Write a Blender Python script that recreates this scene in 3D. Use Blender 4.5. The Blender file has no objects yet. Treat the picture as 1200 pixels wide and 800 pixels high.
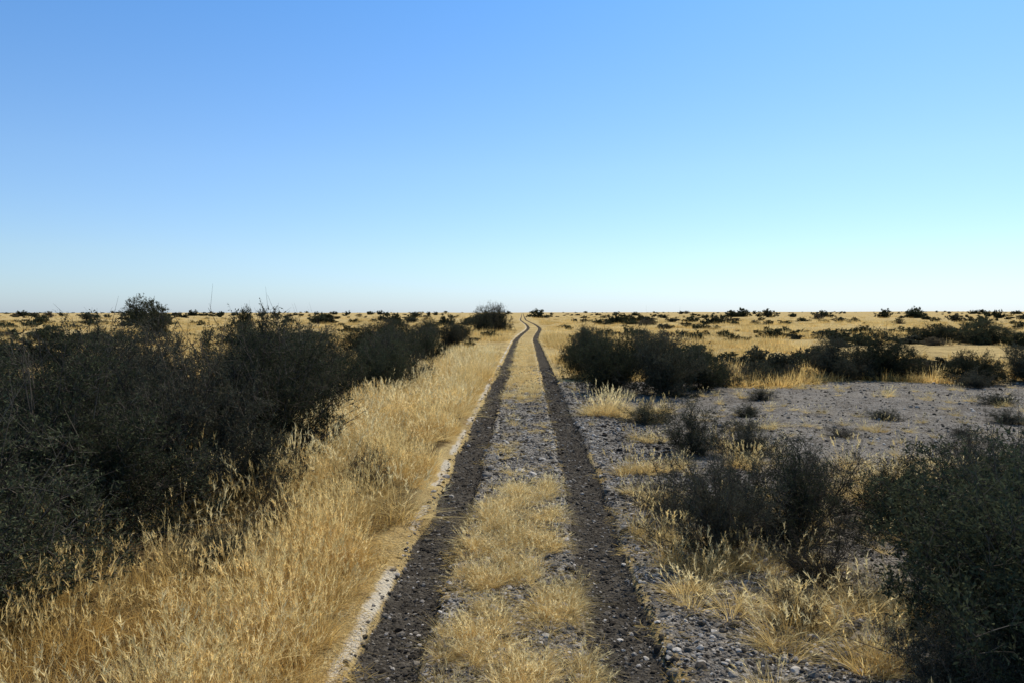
import bpy, math, random
import numpy as np
from mathutils import Vector

rng = np.random.default_rng(7)
random.seed(7)
scene = bpy.context.scene
CAM_H = 2.4

# ------------------------------------------------------------ noise helpers
_lat = np.random.default_rng(99).random((256, 256))
def vnoise(x, y):
    x = np.asarray(x, float); y = np.asarray(y, float)
    xi = np.floor(x).astype(int); yi = np.floor(y).astype(int)
    fx = x - xi; fy = y - yi
    fx = fx*fx*(3-2*fx); fy = fy*fy*(3-2*fy)
    a = _lat[xi % 256, yi % 256]; b = _lat[(xi+1) % 256, yi % 256]
    c = _lat[xi % 256, (yi+1) % 256]; d = _lat[(xi+1) % 256, (yi+1) % 256]
    return (a*(1-fx)+b*fx)*(1-fy)+(c*(1-fx)+d*fx)*fy
def fbm(x, y, o=4):
    s = 0; a = 1; t = 0
    for i in range(o):
        s = s + a*vnoise(x*(2**i)+17.3*i, y*(2**i)+5.1*i); t += a; a *= .5
    return s/t
def smooth(e0, e1, x):
    t = np.clip((x-e0)/(e1-e0), 0, 1)
    return t*t*(3-2*t)

# ------------------------------------------------------------ terrain
def road_c(y):
    y = np.asarray(y, float)
    return -0.06 + 0.0052*np.clip(y, -30, 70) + 1.5*smooth(62, 120, y) - 1.6*smooth(125, 260, y)
GAUGE = 0.86
def masks(x, y):
    c = road_c(y)
    wob = (vnoise(y*0.8+3, x*0+2.2)-.5)*0.10+(vnoise(y*2.6+3, x*0+9.2)-.5)*0.05
    gr = .80+.1*smooth(5, 15, y)
    dl = np.abs(x-(c-GAUGE)+wob); dr = np.abs(x-(c+gr)+wob*.8)
    rut = np.maximum(1-smooth(.17, .29, dl), 1-smooth(.19, .33, dr))
    n = fbm(x*.35, y*.25, 3)
    edge = (n-.5)
    pan = smooth(c+0.9+edge*0.6, c+1.3+edge*.6, x)*(1-smooth(23+edge*9, 27+edge*9, y))
    pan = pan*smooth(-8, 3, y)
    centre = (1-smooth(.5, .8, np.abs(x-c)))*(1-smooth(19, 27, y+edge*4))
    pan2 = np.maximum(pan, centre*.85)
    return rut, pan2
def dust_lit_mask(x, y):  # pale dust on rut edges, with the lit bank's whiteness put into colour
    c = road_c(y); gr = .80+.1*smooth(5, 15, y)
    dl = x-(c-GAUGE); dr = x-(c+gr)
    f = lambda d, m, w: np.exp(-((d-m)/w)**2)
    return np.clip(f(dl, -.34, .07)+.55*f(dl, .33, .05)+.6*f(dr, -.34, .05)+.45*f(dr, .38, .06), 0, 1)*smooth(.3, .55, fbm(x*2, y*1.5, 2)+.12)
def dark_meadow_mask(x, y):  # darker ground under the near left meadow, fading with distance
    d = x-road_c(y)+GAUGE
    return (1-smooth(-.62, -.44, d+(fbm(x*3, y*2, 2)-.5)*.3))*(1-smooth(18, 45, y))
def height(x, y):
    x = np.asarray(x, float); y = np.asarray(y, float)
    rut, pan = masks(x, y)
    c = road_c(y)
    near = 1-smooth(60, 200, y)
    h = -0.095*rut
    h = h + 0.07*smooth(-1.15, -1.5, x-c)*near
    h = h + (fbm(x*1.7, y*1.7, 3)-.5)*0.07*(1-.75*rut)
    h = h + (fbm(x*7, y*7, 2)-.5)*0.025*(1-.5*rut)*(1-smooth(15, 30, y))
    h = h + (fbm(x*.25+9, y*.25, 2)-.5)*0.16*smooth(.5, 4, np.abs(x-c))
    d = np.sqrt(x*x+y*y)
    h = h + (fbm(x/60+3, y/60+8, 3)-.5)*1.2*smooth(30, 160, d)*(.25+.75*smooth(3, 30, np.abs(x-c)))
    h = h + (fbm(x/400+31, y/400+8, 3)-.5)*5*smooth(200, 900, d)
    h = h + 3.5*smooth(200, 1600, d)*(0.25+0.75*smooth(-500, 900, x))
    return h

def axis(fine, lim_f, grow, lim):
    v = [0.]
    s = fine
    while v[-1] < lim:
        if v[-1] > lim_f: s *= grow
        v.append(v[-1]+s)
    return np.array(v)
ax = axis(.04, 1.7, 1.05, 3500)
XS = np.concatenate([-ax[::-1], ax[1:]])
ya = []; v = 2.0
while v < 4000:
    ya.append(v); v += max(.045, v*.008)
yb = []; v = 2.0; s = .1
while v > -300:
    v -= s; s *= 1.06; yb.append(v)
YS = np.array(yb[::-1]+ya)

def mesh_np(name, verts, quads, mats, mat_idx=None, smooth_s=False, attrs=None):
    me = bpy.data.meshes.new(name)
    k = 4
    n = len(verts); m = len(quads)
    me.vertices.add(n); me.vertices.foreach_set("co", np.asarray(verts, np.float32).ravel())
    me.loops.add(m*k); me.loops.foreach_set("vertex_index", np.asarray(quads, np.int32).ravel())
    me.polygons.add(m)
    me.polygons.foreach_set("loop_start", np.arange(0, m*k, k, dtype=np.int32))
    me.polygons.foreach_set("loop_total", np.full(m, k, np.int32))
    if mat_idx is not None: me.polygons.foreach_set("material_index", np.asarray(mat_idx, np.int32))
    if smooth_s: me.polygons.foreach_set("use_smooth", np.ones(m, bool))
    me.update(calc_edges=True)
    for a, arr in (attrs or {}).items():
        arr = np.asarray(arr, np.float32)
        at = me.attributes.new(a, 'FLOAT', 'POINT'); at.data.foreach_set("value", arr)
    for mt in mats: me.materials.append(mt)
    me.validate()
    return me
def link(name, me):
    o = bpy.data.objects.new(name, me); scene.collection.objects.link(o); return o

# ------------------------------------------------------------ materials
def new_mat(name):
    m = bpy.data.materials.new(name); m.use_nodes = True
    m.node_tree.nodes.clear(); return m, m.node_tree.nodes, m.node_tree.links
def N(ns, t, **kw):
    n = ns.new(t)
    for k, v in kw.items(): setattr(n, k, v)
    return n
def mixc(ns, ls, fac, a, b, mode='MIX'):
    n = ns.new('ShaderNodeMix'); n.data_type = 'RGBA'; n.blend_type = mode
    for i, v in ((0, fac), (6, a), (7, b)):
        if isinstance(v, (int, float)): n.inputs[i].default_value = v
        elif isinstance(v, tuple): n.inputs[i].default_value = (*v, 1)
        else: ls.new(v, n.inputs[i])
    return n.outputs[2]
def math_n(ns, ls, op, a, b=0., clamp=False):
    n = ns.new('ShaderNodeMath'); n.operation = op; n.use_clamp = clamp
    for i, v in ((0, a), (1, b)):
        if isinstance(v, (int, float)): n.inputs[i].default_value = v
        else: ls.new(v, n.inputs[i])
    return n.outputs[0]
def ramp(ns, ls, src, lo, hi, a=0., b=1.):
    n = ns.new('ShaderNodeMapRange'); ls.new(src, n.inputs[0])
    n.inputs[1].default_value = lo; n.inputs[2].default_value = hi
    n.inputs[3].default_value = a; n.inputs[4].default_value = b
    return n.outputs[0]
def noise(ns, ls, co, scale, detail=4, rough=.6):
    n = ns.new('ShaderNodeTexNoise'); n.inputs['Scale'].default_value = scale
    n.inputs['Detail'].default_value = detail; n.inputs['Roughness'].default_value = rough
    ls.new(co, n.inputs['Vector']); return n.outputs[0]

def ground_material(name):
    m, ns, ls = new_mat(name)
    out = N(ns, 'ShaderNodeOutputMaterial'); bs = N(ns, 'ShaderNodeBsdfDiffuse')
    geo = N(ns, 'ShaderNodeNewGeometry'); co = geo.outputs['Position']
    rut = N(ns, 'ShaderNodeAttribute', attribute_name='rut').outputs['Fac']
    pan = N(ns, 'ShaderNodeAttribute', attribute_name='pan').outputs['Fac']
    dark_meadow = N(ns, 'ShaderNodeAttribute', attribute_name='dark_meadow').outputs['Fac']
    dust_lit_fac = N(ns, 'ShaderNodeAttribute', attribute_name='dust_lit').outputs['Fac']
    n_big = noise(ns, ls, co, .35, 4); n_mid = noise(ns, ls, co, 3.0, 5, .65); n_f = noise(ns, ls, co, 28, 4, .75)
    n_pat = noise(ns, ls, co, .9, 5, .75)
    vor = N(ns, 'ShaderNodeTexVoronoi'); vor.inputs['Scale'].default_value = 30; ls.new(co, vor.inputs['Vector'])
    vor2 = N(ns, 'ShaderNodeTexVoronoi'); vor2.inputs['Scale'].default_value = 75; ls.new(co, vor2.inputs['Vector'])
    sep = N(ns, 'ShaderNodeSeparateColor'); ls.new(vor.outputs['Color'], sep.inputs[0])
    sep2 = N(ns, 'ShaderNodeSeparateColor'); ls.new(vor2.outputs['Color'], sep2.inputs[0])
    straw = mixc(ns, ls, ramp(ns, ls, n_mid, .35, .65), (.26, .17, .07), (.58, .43, .19))
    straw = mixc(ns, ls, ramp(ns, ls, n_big, .4, .65), straw, (.64, .46, .19))
    straw = mixc(ns, ls, ramp(ns, ls, n_f, .4, .7, 0, .6), straw, (.26, .17, .075))
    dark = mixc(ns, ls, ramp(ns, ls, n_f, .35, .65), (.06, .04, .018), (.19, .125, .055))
    straw = mixc(ns, ls, dark_meadow, straw, dark)
    grav = mixc(ns, ls, ramp(ns, ls, n_mid, .35, .68), (.16, .137, .107), (.34, .297, .24))
    grav = mixc(ns, ls, ramp(ns, ls, n_pat, .46, .64, 0, .85), grav, (.12, .098, .072))
    grav = mixc(ns, ls, ramp(ns, ls, n_big, .5, .65, 0, .4), grav, (.33, .275, .20))
    grav = mixc(ns, ls, ramp(ns, ls, sep.outputs[0], .6, 1, 0, .85), grav, (.44, .39, .32))
    grav = mixc(ns, ls, ramp(ns, ls, sep2.outputs[1], .45, 1, 0, .85), grav, (.05, .041, .031))
    rc = mixc(ns, ls, ramp(ns, ls, n_mid, .35, .65), (.052, .043, .032), (.104, .087, .065))
    rc = mixc(ns, ls, ramp(ns, ls, sep.outputs[1], .75, 1, 0, .65), rc, (.20, .17, .13))
    rc = mixc(ns, ls, ramp(ns, ls, sep2.outputs[0], .5, 1, 0, .7), rc, (.026, .022, .017))
    nn = math_n(ns, ls, 'SUBTRACT', n_mid, .5)
    nf = math_n(ns, ls, 'SUBTRACT', n_f, .5)
    pm = math_n(ns, ls, 'ADD', pan, math_n(ns, ls, 'MULTIPLY', nn, 1.4))
    rm = math_n(ns, ls, 'ADD', rut, math_n(ns, ls, 'ADD', math_n(ns, ls, 'MULTIPLY', nn, .8), math_n(ns, ls, 'MULTIPLY', nf, .7)))
    dm = math_n(ns, ls, 'ADD', dust_lit_fac, math_n(ns, ls, 'ADD', math_n(ns, ls, 'MULTIPLY', nn, 1.1), math_n(ns, ls, 'MULTIPLY', nf, .8)))
    col = mixc(ns, ls, ramp(ns, ls, pm, .38, .62), straw, grav)
    col = mixc(ns, ls, ramp(ns, ls, rm, .40, .60), col, rc)
    col = mixc(ns, ls, ramp(ns, ls, dm, .40, .75, 0, .85), col, (.60, .52, .39))  # dusty rut borders; also paints the sunlit left bank edge
    ls.new(col, bs.inputs['Color'])
    h = math_n(ns, ls, 'ADD', math_n(ns, ls, 'MULTIPLY', n_f, .04),
        math_n(ns, ls, 'MULTIPLY', math_n(ns, ls, 'SUBTRACT', 1, vor.outputs['Distance']), .022))
    h = math_n(ns, ls, 'ADD', h, math_n(ns, ls, 'MULTIPLY', n_mid, .07))
    b = N(ns, 'ShaderNodeBump'); b.inputs['Strength'].default_value = 1; b.inputs['Distance'].default_value = 1
    ls.new(h, b.inputs['Height']); ls.new(b.outputs[0], bs.inputs['Normal'])
    ls.new(bs.outputs[0], out.inputs[0]); return m

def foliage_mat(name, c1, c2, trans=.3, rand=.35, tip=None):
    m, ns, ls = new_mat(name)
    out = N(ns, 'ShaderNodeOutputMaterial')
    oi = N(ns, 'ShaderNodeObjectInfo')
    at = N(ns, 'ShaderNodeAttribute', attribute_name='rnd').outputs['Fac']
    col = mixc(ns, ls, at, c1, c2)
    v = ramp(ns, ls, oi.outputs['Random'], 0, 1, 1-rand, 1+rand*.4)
    if tip is not None:
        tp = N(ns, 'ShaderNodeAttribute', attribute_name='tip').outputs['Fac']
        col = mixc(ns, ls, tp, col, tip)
    hsv = N(ns, 'ShaderNodeHueSaturation'); ls.new(col, hsv.inputs['Color']); ls.new(v, hsv.inputs['Value'])
    d = N(ns, 'ShaderNodeBsdfDiffuse'); ls.new(hsv.outputs[0], d.inputs[0])
    if trans <= 0:
        ls.new(d.outputs[0], out.inputs[0]); return m
    t = N(ns, 'ShaderNodeBsdfTranslucent')
    ls.new(hsv.outputs[0], t.inputs[0])
    mx = N(ns, 'ShaderNodeMixShader'); mx.inputs[0].default_value = trans
    ls.new(d.outputs[0], mx.inputs[1]); ls.new(t.outputs[0], mx.inputs[2])
    ls.new(mx.outputs[0], out.inputs[0]); return m

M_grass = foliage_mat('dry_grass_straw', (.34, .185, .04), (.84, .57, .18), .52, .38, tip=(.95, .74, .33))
M_ground = ground_material('desert_soil')
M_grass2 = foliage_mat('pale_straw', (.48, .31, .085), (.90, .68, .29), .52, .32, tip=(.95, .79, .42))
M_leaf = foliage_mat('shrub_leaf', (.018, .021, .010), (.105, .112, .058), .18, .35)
M_leaf2 = foliage_mat('shrub_leaf_grey', (.032, .033, .020), (.135, .13, .08), .18, .3)
M_leaf3 = foliage_mat('shrub_leaf_brown', (.06, .048, .028), (.19, .15, .09), .2, .3)
M_wood = foliage_mat('shrub_wood', (.030, .024, .018), (.15, .125, .095), 0, .2)
M_stone = foliage_mat('stone', (.10, .085, .066), (.46, .405, .33), 0, .45)
M_stone_d = foliage_mat('stone_dark', (.045, .037, .028), (.19, .162, .125), 0, .45)

# ------------------------------------------------------------ ground + track
def sheet(name, xs, ys, dz, mat):
    X, Y = np.meshgrid(xs, ys)
    x = X.ravel(); y = Y.ravel()
    r, p = masks(x, y)
    V = np.stack([x, y, height(x, y)+dz], 1)
    nx = len(xs); ny = len(ys)
    i = (np.arange(ny-1)[:, None]*nx+np.arange(nx-1)[None]).ravel()
    Q = np.stack([i, i+1, i+nx+1, i+nx], 1)
    return link(name, mesh_np(name, V, Q, [mat], smooth_s=True, attrs={'rut': r, 'pan': p, 'dark_meadow': dark_meadow_mask(x, y), 'dust_lit': dust_lit_mask(x, y)}))
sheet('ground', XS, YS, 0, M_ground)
tx = XS[(XS > -1.45) & (XS < 1.75)]
ty = YS[(YS > -60) & (YS < 75)]
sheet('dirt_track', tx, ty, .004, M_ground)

# ------------------------------------------------------------ ribbons / grass prototypes
def ribbons(P0, D, L, W, bend, segs=3, r=None):
    n = len(P0); t = np.linspace(0, 1, segs+1)
    side = np.cross(D, r.normal(size=(n, 3))); side /= np.linalg.norm(side, axis=1)[:, None]+1e-9
    C = P0[:, None]+D[:, None]*(L[:, None, None]*t[None, :, None])+bend[:, None]*(t[None, :, None]**2)
    w = W[:, None]*(1-.85*t[None]**1.5)*.5
    A = C-side[:, None]*w[..., None]; B = C+side[:, None]*w[..., None]
    V = np.stack([A, B], 2).reshape(n, (segs+1)*2, 3)
    base = (np.arange(n)*(segs+1)*2)[:, None]
    k = np.arange(segs)*2
    Q = np.stack([base+k, base+k+1, base+k+3, base+k+2], 2).reshape(-1, 4)
    return V.reshape(-1, 3), Q, C
def cat(parts):
    V = []; Q = []; R = []; T = []; o = 0
    for v, q, rr, tt in parts:
        V.append(v); Q.append(q+o); R.append(rr); T.append(tt); o += len(v)
    return np.concatenate(V), np.concatenate(Q), np.concatenate(R), np.concatenate(T)

def tuft_parts(seed, nb, rad, h, splay, nstalk, stalk_h, w=.004, head=True, segs=3, K=12):
    r = np.random.default_rng(seed); parts = []
    a = r.random(nb)*2*math.pi; q = np.sqrt(r.random(nb))*rad
    P = np.stack([np.cos(a)*q, np.sin(a)*q, np.full(nb, -.02)], 1)
    s = splay*(.25+r.random(nb))*(.4+q/rad)
    aa = a+r.normal(0, .7, nb)
    D = np.stack([np.cos(aa)*s, np.sin(aa)*s, np.ones(nb)], 1); D /= np.linalg.norm(D, axis=1)[:, None]
    L = h*(.45+.6*r.random(nb))
    bend = np.stack([np.cos(aa)*s*L*.8+r.normal(0, .02, nb), np.sin(aa)*s*L*.8+r.normal(0, .02, nb), -L*s*.35], 1)
    V, Q, C = ribbons(P, D, L, w*(.6+.8*r.random(nb)), bend, segs, r)
    tv = np.linspace(0, .5, segs+1)**1.3
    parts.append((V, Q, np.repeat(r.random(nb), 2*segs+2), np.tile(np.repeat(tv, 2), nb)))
    if nstalk:
        n = nstalk
        a = r.random(n)*2*math.pi; q = np.sqrt(r.random(n))*rad
        P = np.stack([np.cos(a)*q, np.sin(a)*q, np.zeros(n)], 1)
        s = splay*.45*(r.random(n)+.2)
        D = np.stack([np.cos(a)*s, np.sin(a)*s, np.ones(n)], 1); D /= np.linalg.norm(D, axis=1)[:, None]
        L = stalk_h*(.65+.5*r.random(n))
        bend = np.stack([np.cos(a)*s*L*.5, np.sin(a)*s*L*.5, -L*.03], 1)+r.normal(0, .012, (n, 3))
        V, Q, C = ribbons(P, D, L, np.full(n, .0035 if head else w), bend, segs, r)
        parts.append((V, Q, np.repeat(.3+.5*r.random(n), 2*segs+2), np.full(n*(2*segs+2), .2)))
        if head:
            top = C[:, -1]; ax_ = C[:, -1]-C[:, -2]; ax_ /= np.linalg.norm(ax_, axis=1)[:, None]
            tt = r.random((n, K)); hl = .10
            P2 = top[:, None]-ax_[:, None]*(tt[..., None]*hl)
            D2 = ax_[:, None]*1.0+r.normal(0, .33, (n, K, 3)); D2 /= np.linalg.norm(D2, axis=2)[..., None]
            P2 = P2.reshape(-1, 3); D2 = D2.reshape(-1, 3); m = n*K
            V, Q, _ = ribbons(P2, D2, .030+.022*r.random(m), np.full(m, .006), r.normal(0, .004, (m, 3)), 1, r)
            parts.append((V, Q, np.repeat(r.random(m), 4), np.full(m*4, 1.)))
    return cat(parts)
def mk(name, parts, mat):
    V, Q, R, T = parts
    return bpy.data.objects.new(name, mesh_np(name, V, Q, [mat], attrs={'rnd': R, 'tip': T}))
def grass_tuft(name, seed, nb, rad, h, splay, nstalk, stalk_h, mat, w=.004, head=True, segs=3):
    return mk(name, tuft_parts(seed, nb, rad, h, splay, nstalk, stalk_h, w, head, segs), mat)
def meadow_patch(name, seed, mat, rad=.42, nt=7):
    r = np.random.default_rng(seed); P = []
    for i in range(nt):
        V, Q, R, T = tuft_parts(seed*31+i, 70, .12, .33, .5, 9, .50, segs=3, K=10)
        s = r.uniform(.55, 1.25); q = rad*math.sqrt((i+.5)/nt)
        an = i*2.4+r.normal(0, .3)
        V = V*np.array([s, s, s*r.uniform(.8, 1.15)])
        V = V+np.array([math.cos(an)*q, math.sin(an)*q, 0])
        k = r.uniform(-.15, .4)
        P.append((V, Q, np.clip(R*.7+k, 0, 1), T*r.uniform(.5, 1)))
    return mk(name, cat(P), mat)

def litter(name, seed, n, rad, mat):
    r = np.random.default_rng(seed)
    a = r.random(n)*6.283; q = np.sqrt(r.random(n))*rad
    P = np.stack([np.cos(a)*q, np.sin(a)*q, .008+.02*r.random(n)], 1)
    b = r.random(n)*6.283
    D = np.stack([np.cos(b), np.sin(b), r.normal(0, .12, n)], 1); D /= np.linalg.norm(D, axis=1)[:, None]
    V, Q, C = ribbons(P, D, .04+.10*r.random(n), np.full(n, .004), r.normal(0, .012, (n, 3))*[1, 1, .5], 2, r)
    return bpy.data.objects.new(name, mesh_np(name, V, Q, [mat], attrs={'rnd': np.repeat(r.random(n), 6), 'tip': np.zeros(n*6)}))

# ------------------------------------------------------------ shrub generator
def shrub_mesh(name, seed, nst, Rxy, H, lat, twg, leaves, leaf_len, m_leaf, m_wood, min_el=5, trunk=0., wood_r=.012, lobes=.3, leaf_w=.36, lim=1.02, bare=0):
    r = np.random.default_rng(seed)
    S0 = []; S1 = []; RA = []; RB = []; tw = []
    lob = [(r.random()*6.28, r.normal(0, lobes), r.integers(2, 6)) for _ in range(4)]
    def pull(q):
        k = math.sqrt((q[0]**2+q[1]**2)/Rxy**2+q[2]**2/H**2)
        return q*(lim*(1-.12*r.random())/k) if k > lim else q
    def reach(d):
        az = math.atan2(d[1], d[0]); el = math.asin(max(-1, min(1, d[2])))
        k = 1+sum(a*.5*math.sin(az*n+p+el*3) for p, a, n in lob)
        k = min(1.12, max(.6, k))
        return k/math.sqrt((d[0]**2+d[1]**2)/Rxy**2+d[2]**2/H**2)
    def walk(p, d, L, n, r0, r1, up, jit):
        pts = [p.copy()]; st = L/n
        for i in range(n):
            d = d+r.normal(0, jit, 3)+np.array([0, 0, up]); d = d/np.linalg.norm(d)
            q = pull(pts[-1]+d*st)
            if q[2] < .03: q[2] = .03+.02*r.random()
            S0.append(pts[-1]); S1.append(q)
            RA.append(r0+(r1-r0)*i/n); RB.append(r0+(r1-r0)*(i+1)/n)
            pts.append(q)
        return pts, d
    for i in range(nst):
        az = r.random()*6.283
        el = math.radians(min_el+(88-min_el)*r.random()**1.15)
        d = np.array([math.cos(az)*math.cos(el), math.sin(az)*math.cos(el), math.sin(el)])
        L = reach(d)*(.70+.22*r.random())
        p = np.array([d[0]*.12*Rxy*r.random(), d[1]*.12*Rxy*r.random(), trunk*(.4+.6*r.random())-.03*(trunk == 0)])
        n = 7
        d0 = d+np.array([0, 0, .25 if el < .9 else 0])
        pts, _ = walk(p, d0/np.linalg.norm(d0), L, n, wood_r*(.7+.6*r.random()), wood_r*.25, -.01, .13)
        for j in range(2, n+1):
            for _k in range(lat + (1 if j == n else 0)):
                dd = pts[j]-pts[j-1]; dd /= np.linalg.norm(dd)+1e-9
                dd = dd*.55+r.normal(0, .62, 3); dd[2] += .10; dd /= np.linalg.norm(dd)
                ll = L*(.12+.15*r.random())
                p2, _ = walk(pts[j], dd, ll, 3, wood_r*.35, wood_r*.14, .02, .2)
                for q in p2[1:]:
                    for _m in range(twg):
                        d3 = dd*.6+r.normal(0, .6, 3); d3[2] += .2; d3 /= np.linalg.norm(d3)
                        l3 = (.07+.12*r.random())*(.6+.4*H/2)
                        e = q+d3*l3
                        if e[2] < .02: e[2] = .02
                        S0.append(q); S1.append(e); RA.append(wood_r*.15); RB.append(wood_r*.07)
                        tw.append((q, e))
    # bare forked twigs poking a little out of the crown
    for i in range(bare):
        az = r.random()*6.283; el = math.radians(8+75*r.random())
        d = np.array([math.cos(az)*math.cos(el), math.sin(az)*math.cos(el), math.sin(el)])
        b0 = d*reach(d)*.72; e0 = b0+(d+r.normal(0, .3, 3))*.42
        S0.append(b0); S1.append(e0); RA.append(wood_r*.35); RB.append(wood_r*.2)
        for _k in range(3):
            f = b0+(e0-b0)*r.uniform(.3, 1); g = f+(d+r.normal(0, .55, 3))*.2
            S0.append(f); S1.append(g); RA.append(wood_r*.2); RB.append(wood_r*.08)
    if trunk:
        for k in range(3):
            b = np.array([r.normal(0, .06), r.normal(0, .06), -.05]); t = np.array([r.normal(0, .12), r.normal(0, .12), trunk])
            mid = (b+t)/2+r.normal(0, .05, 3)
            S0 += [b, mid]; S1 += [mid, t]; RA += [wood_r*2.6, wood_r*2.1]; RB += [wood_r*2.1, wood_r*1.6]
    S0 = np.array(S0); S1 = np.array(S1); RA = np.array(RA); RB = np.array(RB)
    n = len(S0); D = S1-S0; D /= np.linalg.norm(D, axis=1)[:, None]+1e-9
    ref = np.where(np.abs(D[:, 2:3]) > .9, [[1., 0, 0]], [[0., 0, 1]])
    U = np.cross(D, ref); U /= np.linalg.norm(U, axis=1)[:, None]+1e-9; W = np.cross(D, U)
    vs = []
    for a in (0, 2.094, 4.189):
        o = U*math.cos(a)+W*math.sin(a)
        vs.append(S0+o*RA[:, None]); vs.append(S1+o*RB[:, None])
    V = np.stack(vs, 1).reshape(-1, 3); b = (np.arange(n)*6)[:, None]
    Q = np.concatenate([b+np.array([[0, 2, 3, 1]]), b+np.array([[2, 4, 5, 3]]), b+np.array([[4, 0, 1, 5]])], 0)
    R = np.repeat(r.random(n), 6)
    mi = np.ones(len(Q), int)
    if leaves:
        T0 = np.array([a for a, _ in tw]); T1 = np.array([b_ for _, b_ in tw])
        cnt = len(T0)*leaves
        ix = np.repeat(np.arange(len(T0)), leaves)
        t = r.random(cnt)[:, None]
        P = T0[ix]*(1-t)+T1[ix]*t+r.normal(0, .006, (cnt, 3))
        dt = T1[ix]-T0[ix]; dt /= np.linalg.norm(dt, axis=1)[:, None]+1e-9
        ld = dt*.5+r.normal(0, .6, (cnt, 3)); ld /= np.linalg.norm(ld, axis=1)[:, None]
        sd = np.cross(ld, r.normal(size=(cnt, 3))); sd /= np.linalg.norm(sd, axis=1)[:, None]
        l = leaf_len*(.6+.8*r.random(cnt))[:, None]; w = l*leaf_w
        LV = np.stack([P, P+ld*l*.5+sd*w*.5, P+ld*l, P+ld*l*.5-sd*w*.5], 1).reshape(-1, 3)
        LQ = np.arange(cnt*4).reshape(-1, 4)+len(V)
        V = np.concatenate([V, LV]); Q = np.concatenate([Q, LQ])
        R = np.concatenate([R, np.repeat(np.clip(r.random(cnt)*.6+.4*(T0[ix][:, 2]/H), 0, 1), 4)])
        mi = np.concatenate([mi, np.zeros(cnt, int)])
    return mesh_np(name, V, Q, [m_leaf, m_wood], mi, attrs={'rnd': R})

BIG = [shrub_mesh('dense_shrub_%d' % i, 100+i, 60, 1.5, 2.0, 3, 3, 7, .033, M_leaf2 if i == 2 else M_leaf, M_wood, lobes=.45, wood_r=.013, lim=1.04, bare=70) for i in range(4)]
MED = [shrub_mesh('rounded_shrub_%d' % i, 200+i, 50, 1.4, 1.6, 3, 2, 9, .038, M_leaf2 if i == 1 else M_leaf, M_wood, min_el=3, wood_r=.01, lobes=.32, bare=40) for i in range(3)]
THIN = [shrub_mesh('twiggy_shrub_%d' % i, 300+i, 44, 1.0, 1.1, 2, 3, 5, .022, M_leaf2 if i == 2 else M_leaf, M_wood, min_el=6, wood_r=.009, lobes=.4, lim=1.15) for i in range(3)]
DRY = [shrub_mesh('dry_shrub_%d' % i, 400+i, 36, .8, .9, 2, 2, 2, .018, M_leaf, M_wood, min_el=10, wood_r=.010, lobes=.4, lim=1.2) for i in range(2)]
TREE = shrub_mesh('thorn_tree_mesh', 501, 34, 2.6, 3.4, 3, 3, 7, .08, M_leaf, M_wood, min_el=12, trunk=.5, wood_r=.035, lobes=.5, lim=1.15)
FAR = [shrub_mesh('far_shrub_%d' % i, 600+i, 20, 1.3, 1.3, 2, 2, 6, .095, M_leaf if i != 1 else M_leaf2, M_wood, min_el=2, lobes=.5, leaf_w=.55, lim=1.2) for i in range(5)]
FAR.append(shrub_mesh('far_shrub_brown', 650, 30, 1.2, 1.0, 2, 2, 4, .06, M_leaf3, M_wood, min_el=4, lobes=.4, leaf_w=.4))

def put(name, me, x, y, w=1., h=1., rot=None):
    o = link(name, me)
    o.location = (x, y, float(height(x, y))-.02)
    o.rotation_euler = (0, 0, random.random()*6.28 if rot is None else rot)
    o.scale = (w, w*random.uniform(.9, 1.1), h)
    return o
for k, (x, y, w, h) in enumerate([
    (-4.2, 5.1, 1.0, .86), (-4.6, 7.2, 1.05, 1.0), (-4.2, 9.2, 1.0, 1.04), (-3.95, 11.2, 1.05, 1.2), (-6.8, 8.0, 1.15, 1.0), (-6.6, 10.8, 1.1, 1.14), (-7.8, 14.2, 1.15, 1.12),
    (-4.7, 14.6, 1.0, 1.12), (-9.7, 10.6, 1.2, .96), (-11.3, 15.0, 1.15, 1.04), (-9.6, 18.8, 1.1, 1.08), (-15.3, 18.5, 1.2, .92), (-5.2, 17.9, 1.0, 1.05), (-7.4, 20.6, 1.0, 1.0),
    (-6.2, 5.4, 1.0, .9), (-13.6, 23.5, 1.1, .9), (-9.6, 25.6, 1.1, 1.0), (-6.8, 24.4, 1.0, .95)]):
    put('desert_shrub', BIG[k % 4], x, y, w, h)
for k, (x, y, w, h) in enumerate([(-4.7, 88, 1.3, 1.55), (-2.8, 91, 1.25, 1.72), (-3.8, 90, 1.2, 1.8)]):
    put('desert_shrub', BIG[k % 3], x, y, w, h)
for k, (x, y, w, h) in enumerate([
    (-4.1, 21.2, .95, 1.06), (-4.4, 24.6, 1.05, 1.12), (-5.2, 28.2, 1.15, 1.14), (-4.4, 32, .95, 1.02), (-5.0, 37, 1.1, 1.1), (-8.6, 40, 1.2, 1.05), (-14.2, 44, 1.2, 1.0),
    (-11.3, 60, 1.4, 1.2), (-8.0, 63, 1.4, 1.14), (-5.2, 60, 1.3, 1.2), (-4.6, 48, 1.0, 1.05), (-8.5, 50, 1.2, 1.1),
    (2.75, 22.8, .9, 1.04), (4.1, 21.8, 1.08, 1.2), (5.5, 23.4, .95, .9), (2.7, 27.2, .9, 1.18), (2.7, 33, .9, 1.15), (4.4, 28.5, 1.0, 1.15), (3.8, 41, 1.0, 1.05),
    (11.1, 26.5, 1.0, .98), (13.2, 27.2, 1.15, 1.16), (15.5, 25.5, .9, .78), (17.8, 26.2, 1.0, .85), (34.7, 56, 1.9, 1.2), (32.0, 58, 1.5, .95), (7.9, 42, 1.2, .75),
    (3.25, 4.55, .85, .95), (3.9, 5.9, 1.0, .92), (5.2, 7.6, .9, .8)]):
    put('rounded_shrub', MED[k % 3], x, y, w, h)
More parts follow.
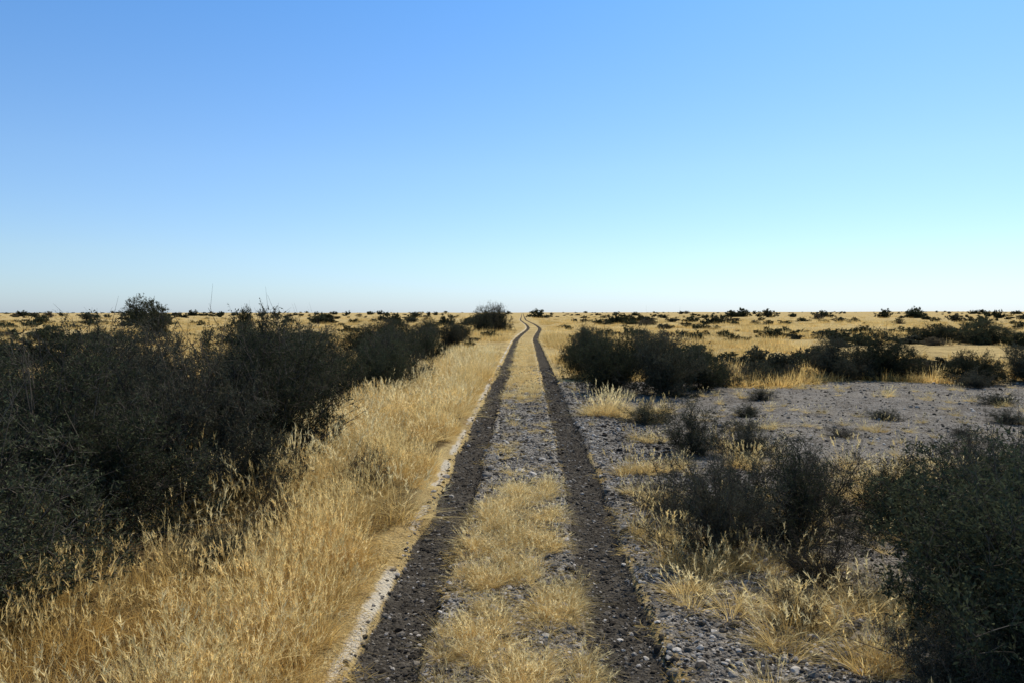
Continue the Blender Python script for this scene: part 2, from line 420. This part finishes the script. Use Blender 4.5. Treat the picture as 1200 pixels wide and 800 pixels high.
for k, (x, y, w, h) in enumerate([
    (2.95, 12.6, .95, .85), (2.8, 16.4, .75, .5), (1.95, 7.3, .8, .98), (2.9, 7.8, 1.0, 1.0), (4.3, 8.5, .8, .88), (3.8, 12.4, .7, .6), (-3.15, 8.7, .75, .8),
    (8.1, 25, 1.1, .85), (6.6, 24.5, .9, .8), (9.6, 27, 1.1, .9), (-2.75, 6.7, .5, .45), (2.6, 4.35, .5, .6), (5.8, 26, .9, .8), (19.5, 24, 1.2, .8), (14.5, 23.8, .9, .6),
    (5.4, 17.6, .6, .3), (8.3, 17.0, .5, .3), (10.8, 16.5, .6, .35), (6.6, 20.6, .6, .35), (12.5, 19.5, .7, .35)]):
    put('twiggy_shrub', THIN[k % 3], x, y, w, h)
for k, (x, y, w, h) in enumerate([
    (2.4, 8.8, 1.0, 1.15), (3.6, 8.9, 1.0, 1.05), (1.75, 8.4, .8, .95), (-1.95, 9.3, .6, .85), (6.1, 10.6, .7, .55), (7.3, 12, .9, .7), (2.6, 6.5, .7, .75),
    (5.9, 8.9, .9, .85), (4.6, 15.4, .6, .35), (6.3, 14.6, .6, .3), (8.8, 14.8, .5, .3), (3.9, 10.4, .8, .6), (10.5, 13.0, .8, .5), (2.1, 5.6, .4, .4), (-2.7, 7.9, .6, .6)]):
    put('dry_shrub', DRY[k % 2], x, y, w, h)
put('thorn_tree', TREE, -35.5, 70, 1.0, 1.08)
put('thorn_tree', TREE, -23.5, 62, .35, .8, 2.)

# ------------------------------------------------------------ instancer (geometry nodes)
def instancer(name, protos, pos, rot, scl, idx):
    col = bpy.data.collections.new(name+'_parts')
    for p in protos: col.objects.link(p)
    me = bpy.data.meshes.new(name)
    n = len(pos); me.vertices.add(n); me.vertices.foreach_set('co', np.asarray(pos, np.float32).ravel())
    a = me.attributes.new('irot', 'FLOAT_VECTOR', 'POINT'); a.data.foreach_set('vector', np.asarray(rot, np.float32).ravel())
    a = me.attributes.new('iscl', 'FLOAT_VECTOR', 'POINT'); a.data.foreach_set('vector', np.asarray(scl, np.float32).ravel())
    a = me.attributes.new('iidx', 'INT', 'POINT'); a.data.foreach_set('value', np.asarray(idx, np.int32))
    o = link(name, me)
    ng = bpy.data.node_groups.new(name+'_scatter', 'GeometryNodeTree')
    ng.interface.new_socket('Geometry', in_out='INPUT', socket_type='NodeSocketGeometry')
    ng.interface.new_socket('Geometry', in_out='OUTPUT', socket_type='NodeSocketGeometry')
    ns, ls = ng.nodes, ng.links
    gi = ns.new('NodeGroupInput'); go = ns.new('NodeGroupOutput')
    ci = ns.new('GeometryNodeCollectionInfo'); ci.inputs[0].default_value = col
    ci.inputs[1].default_value = True; ci.inputs[2].default_value = True
    ip = ns.new('GeometryNodeInstanceOnPoints'); ip.inputs['Pick Instance'].default_value = True
    def at(nm, t):
        q = ns.new('GeometryNodeInputNamedAttribute'); q.data_type = t; q.inputs[0].default_value = nm; return q.outputs[0]
    ls.new(gi.outputs[0], ip.inputs['Points']); ls.new(ci.outputs[0], ip.inputs['Instance'])
    ls.new(at('iidx', 'INT'), ip.inputs['Instance Index'])
    er = ns.new('FunctionNodeEulerToRotation'); ls.new(at('irot', 'FLOAT_VECTOR'), er.inputs[0])
    ls.new(er.outputs[0], ip.inputs['Rotation'])
    ls.new(at('iscl', 'FLOAT_VECTOR'), ip.inputs['Scale'])
    ls.new(ip.outputs[0], go.inputs[0])
    md = o.modifiers.new('scatter', 'NODES'); md.node_group = ng
    return o

def scatter(n, x0, x1, y0, y1, power=0.):
    x = rng.uniform(x0, x1, n)
    u = rng.random(n)
    y = y0*(y1/y0)**u if power else rng.uniform(y0, y1, n)
    return x, y
def wedge(n, y0, y1):
    y = y0*(y1/y0)**rng.random(n)
    x = rng.uniform(-.85, .85, n)*(y+2.5)
    return x, y

G = dict(P=[], S=[], I=[], T=[])
def add(G, x, y, sx, sz, idx, tilt=.08, dz=0):
    n = len(x)
    G['P'].append(np.stack([x, y, height(x, y)+dz], 1))
    G['S'].append(np.stack([sx*np.ones(n), sx*np.ones(n), sz*np.ones(n)], 1))
    G['I'].append(idx); G['T'].append(np.stack([rng.normal(0, tilt, n), rng.normal(0, tilt, n), rng.random(n)*6.283], 1))
def build(name, protos, G):
    return instancer(name, protos, np.concatenate(G['P']), np.concatenate(G['T']), np.concatenate(G['S']), np.concatenate(G['I']))

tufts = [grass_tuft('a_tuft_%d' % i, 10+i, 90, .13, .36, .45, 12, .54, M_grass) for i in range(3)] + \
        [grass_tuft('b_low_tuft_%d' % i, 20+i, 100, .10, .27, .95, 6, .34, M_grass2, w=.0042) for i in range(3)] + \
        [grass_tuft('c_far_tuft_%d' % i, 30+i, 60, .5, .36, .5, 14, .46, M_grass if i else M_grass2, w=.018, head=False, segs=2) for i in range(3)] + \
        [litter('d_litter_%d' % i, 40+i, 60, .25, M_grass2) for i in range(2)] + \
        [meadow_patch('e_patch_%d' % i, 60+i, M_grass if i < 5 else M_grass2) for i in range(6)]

# meadow, left of the track
gx, gy = np.meshgrid(np.arange(-5.6, -1.4, .56), np.arange(2.2, 34, .56))
x = gx.ravel()+rng.uniform(-.22, .22, gx.size); y = gy.ravel()+rng.uniform(-.22, .22, gx.size)
d = x-road_c(y)+GAUGE
k = (d < -.85) & (fbm(x*.55+4, y*.4, 2) > .24) & ~((x < -4.2) & (y > 8))
x, y = x[k], y[k]; n = len(x)
s = rng.uniform(.7, 1.2, n)*(.6+.6*fbm(x*.7, y*.5, 2))
add(G, x, y, 1.0, s, rng.integers(11, 17, n), .06)
n = 2700
x, y = scatter(n, -2.4, -1.05, 2.2, 34)
d = x-road_c(y)+GAUGE
edge = -.36-.20*fbm(y*1.3, x*0, 2)
k = (d < edge) & (d > -1.2) & (fbm(x*1.3, y*.9, 2) > .35)
x, y, d = x[k], y[k], d[k]
n = len(x); s = rng.uniform(.6, 1.1, n)*(.55+.45*smooth(-.3, -.9, d))
add(G, x, y, s*1.05, s*rng.uniform(.85, 1.15, n), np.where(rng.random(n) < .4, rng.integers(3, 6, n), rng.integers(0, 3, n)), .14)
n = 750
x, y = scatter(n, -4.3, -1.35, 8.0, 40); d = x-road_c(y)+GAUGE
k = (d < -.45) & (fbm(x*.8+9, y*.4, 2) > .45)
x, y = x[k], y[k]; n = len(x)
add(G, x, y, rng.uniform(1.2, 2.1, n), rng.uniform(1.2, 2.1, n), rng.integers(3, 6, n), .12)
# centre strip
n = 3200
x, y = scatter(n, -.55, .48, 2.5, 60, 1)
x = x+road_c(y)
den = np.where(y < 10.5, .85, np.where(y < 20, .10, .75))*smooth(.46, .60, fbm(x*3.6+2, y*2.1+7, 2)+.01)
k = rng.random(n) < den
x, y = x[k], y[k]; n = len(x); s = rng.uniform(.3, .85, n)*(1+.25*smooth(15, 30, y))
add(G, x, y, s, s*rng.uniform(.5, .95, n), rng.integers(3, 6, n), .3)
# straw litter on strip and verge
n = 1600
x, y = scatter(n, -1.6, 1.2, 2.5, 22, 1)
rt, pn = masks(x, y)
k = (rt < .3) & (rng.random(n) < np.where(y < 10.5, .7, .25)*smooth(.4, .62, fbm(x*2, y*1.2, 2)+.03))
x, y = x[k], y[k]; n = len(x)
add(G, x, y, rng.uniform(.6, 1.0, n), 1., rng.integers(9, 11, n), .02, .003)
# right side, foreground clumps
spots = [(1.8, 6.9, .6, 24), (2.7, 6.7, .8, 24), (1.5, 7.7, .3, 16), (3.5, 8.6, 1.1, 40), (2.3, 5.7, .35, 14), (1.85, 5.3, .2, 6), (1.75, 5.9, .25, 8), (1.5, 6.3, .2, 6),
         (2.35, 4.9, .25, 9), (1.8, 11.0, .25, 16), (1.7, 9.4, .35, 16), (5.5, 10.6, .9, 30), (4.2, 9.9, .9, 30), (6.6, 10.8, .9, 24), (3.3, 18, .5, 12), (3.0, 16.8, .4, 8), (3.7, 13, .6, 16),
         (5.2, 15.5, .5, 5), (7.4, 15.2, .5, 5), (8.5, 9.5, 1.2, 20), (2.3, 4.0, .3, 8), (1.55, 4.7, .12, 2), (5.8, 7.3, 1.0, 24), (2.9, 5.8, .5, 16), (1.6, 4.0, .2, 3), (2.2, 14, .4, 10), (2.4, 11.4, .3, 10), (3.4, 11.6, .4, 12)]
for (sx, sy, sr, cnt) in spots:
    x = sx+rng.normal(0, sr*.55, cnt); y = sy+rng.normal(0, sr*.6, cnt)
    rt, _ = masks(x, y); k = (rt < .1) & (x > road_c(y)+1.25); x, y = x[k], y[k]; n = len(x)
    s = rng.uniform(.5, 1.1, n)
    add(G, x, y, s, s*rng.uniform(.65, 1.1, n), np.where(rng.random(n) < .15, rng.integers(0, 3, n), rng.integers(3, 6, n)), .2)
# sparse tiny tufts over the gravel pan
n = 560; x = rng.uniform(1.4, 22, n); y = rng.uniform(9, 25, n)
k = fbm(x*.6, y*.6, 2) > .46; x, y = x[k], y[k]; n = len(x)
add(G, x, y, rng.uniform(.3, .95, n), rng.uniform(.3, .8, n), rng.integers(3, 6, n), .2)
x = 1.95+rng.normal(0, .22, 20); y = 17.6+rng.normal(0, .3, 20)
add(G, x, y, 1.5, rng.uniform(1.5, 2.1, 20), rng.integers(3, 6, 20), .1)
def plain(n, y0, y1, lo, hi):
    x, y = wedge(n, y0, y1)
    rt, pn = masks(x, y); c = road_c(y)
    k = (rt < .2) & (pn < .35) & (rng.random(n) < smooth(.36, .52, fbm(x*.13+5, y*.09, 3)+.02))
    k &= ~((np.abs(x-c) < 1.45+.006*y))
    k &= ~((x < -5) & (x > -12) & (y < 26))
    x, y = x[k], y[k]; n = len(x)
    s = rng.uniform(lo, hi, n)
    add(G, x, y, s*1.1, s, rng.integers(6, 9, n), .05)
plain(3600, 22, 60, .8, 1.2)
plain(4200, 50, 170, 1.0, 1.5)
plain(2200, 150, 600, 1.5, 2.3)
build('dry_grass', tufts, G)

# distant shrubs in irregular clusters
FO = []
for i, m_ in enumerate(FAR): FO.append(bpy.data.objects.new('far_shrub_part_%d' % i, m_))
G2 = dict(P=[], S=[], I=[], T=[])
def far(nc, y0, y1, lo, hi, spread, zl=.5, zh=.9, cap=12):
    cx, cy = wedge(nc, y0, y1)
    for px, py in zip(cx, cy):
        m = int(min(cap, 1+rng.pareto(1.2)*1.3))
        sp = spread*(.4+rng.random())
        x = px+rng.normal(0, sp*1.5, m); y = py+rng.normal(0, sp, m)
        c = road_c(y); k = (np.abs(x-c) > 2.4+.012*y) & (y > 27)
        k &= ~((x < -2) & (x > -20) & (y < 40))
        x, y = x[k], y[k]; n = len(x)
        if not n: continue
        s = rng.uniform(lo, hi)*rng.uniform(.4, 1.15, n)
        add(G2, x, y, s*rng.uniform(.9, 1.5, n), s*rng.uniform(zl, zh, n), rng.integers(0, 6, n), .06, -.03)
far(52, 28, 60, .5, 1.0, 2.0)
far(90, 55, 150, .5, 1.1, 4)
far(90, 140, 450, .8, 1.4, 10)
far(150, 420, 2600, 1.2, 2.4, 28)
far(22, 120, 320, 1.3, 2.1, 8, .8, 1.15, 3)
far(70, 300, 1500, 1.8, 3.2, 25, .8, 1.2, 8)
n = 44; x = rng.uniform(4, 30, n); y = rng.uniform(25.5, 34, n)
add(G2, x, y, rng.uniform(.4, .9, n), rng.uniform(.4, .8, n), rng.choice([5, 5, 5, 1], n), .06)
build('distant_shrubs', FO, G2)

# stones
def stone(name, seed, mat):
    import bmesh
    bm = bmesh.new(); bmesh.ops.create_icosphere(bm, subdivisions=1, radius=.5)
    r = random.Random(seed); f = (r.uniform(.8, 1.3), r.uniform(.7, 1), r.uniform(.4, .7))
    for v in bm.verts:
        k = r.uniform(.75, 1.2)
        v.co = Vector((v.co.x*f[0]*k, v.co.y*f[1]*k, v.co.z*f[2]*k))
    me = bpy.data.meshes.new(name); bm.to_mesh(me); bm.free()
    at = me.attributes.new('rnd', 'FLOAT', 'POINT'); at.data.foreach_set('value', np.full(len(me.vertices), r.random(), np.float32))
    me.materials.append(mat); return bpy.data.objects.new(name, me)
ST = [stone('a_stone_%d' % i, i, M_stone) for i in range(5)]+[stone('b_stone_%d' % i, 50+i, M_stone_d) for i in range(4)]
G3 = dict(P=[], S=[], I=[], T=[])
n = 90000
x, y = wedge(n, 3.2, 34)
x = np.where(rng.random(n) < .5, rng.uniform(-1.3, 2.6, n), x)
rt, pn = masks(x, y)
k = ((rt > .25) & (rng.random(n) < .75)) | ((pn > .4) & (rng.random(n) < .9)) | ((np.abs(x-road_c(y)) < 1.2) & (rng.random(n) < .35))
x, y, rt = x[k], y[k], rt[k]; n = len(x)
s = np.clip(rng.lognormal(math.log(.017), .6, n), .006, .09)*(1+.045*y)*np.where(rt > .3, .8, 1)
idx = np.where((rng.random(n) < np.where(rt > .25, .85, .45)), rng.integers(5, 9, n), rng.integers(0, 5, n))
add(G3, x, y, s, s, idx, .3, 0.006)
build('gravel', ST, G3)

# ------------------------------------------------------------ light
AZ = 32; EL = 47
sun = bpy.data.lights.new('sun', 'SUN'); sun.energy = 5.0; sun.angle = math.radians(.5); sun.color = (1, .96, .88)
so = bpy.data.objects.new('sun', sun); scene.collection.objects.link(so)
a = math.radians(AZ); e = math.radians(EL)
vec = Vector((math.sin(a)*math.cos(e), math.cos(a)*math.cos(e), math.sin(e)))
so.rotation_euler = vec.to_track_quat('Z', 'Y').to_euler(); so.location = (20, 20, 30)
w = bpy.data.worlds.new('World'); scene.world = w; w.use_nodes = True
ns, ls = w.node_tree.nodes, w.node_tree.links
bg = ns['Background']; sky = ns.new('ShaderNodeTexSky'); sky.sky_type = 'NISHITA'; sky.sun_disc = False
sky.sun_elevation = e; sky.sun_rotation = a; sky.air_density = 1.0; sky.dust_density = .3; sky.ozone_density = 2.0
tc = ns.new('ShaderNodeTexCoord'); sx = ns.new('ShaderNodeSeparateXYZ'); ls.new(tc.outputs['Generated'], sx.inputs[0])
cr = ns.new('ShaderNodeValToRGB'); ls.new(sx.outputs['Z'], cr.inputs[0])
els = [(0, (.80, 1.03, 1.60)), (.03, (.88, 1.09, 1.50)), (.075, (.96, 1.15, 1.42)), (.187, (.97, 1.23, 1.50)), (.40, (.72, 1.23, 1.66)), (1, (.6, 1.1, 1.5))]
while len(cr.color_ramp.elements) < len(els): cr.color_ramp.elements.new(.5)
for el_, (p, c_) in zip(cr.color_ramp.elements, els): el_.position = p
for el_, (p, c_) in zip(cr.color_ramp.elements, els): el_.color = (*[v*.5 for v in c_], 1)
m_ = mixc(ns, ls, 1., sky.outputs[0], cr.outputs[0], 'MULTIPLY')
sc = ns.new('ShaderNodeVectorMath'); sc.operation = 'SCALE'; sc.inputs['Scale'].default_value = 2.0
ls.new(m_, sc.inputs[0]); ls.new(sc.outputs[0], bg.inputs[0]); bg.inputs[1].default_value = .097

# ------------------------------------------------------------ camera
cam = bpy.data.cameras.new('camera'); cam.lens = 26; cam.sensor_width = 36; cam.clip_end = 9000; cam.clip_start = .05
co = bpy.data.objects.new('camera', cam); scene.collection.objects.link(co)
co.location = (0, 0, CAM_H)
co.rotation_euler = (math.radians(90-2.2), 0, math.radians(.8))
scene.camera = co
scene.view_settings.view_transform = 'Standard'; scene.view_settings.look = 'None'; scene.view_settings.exposure = 0
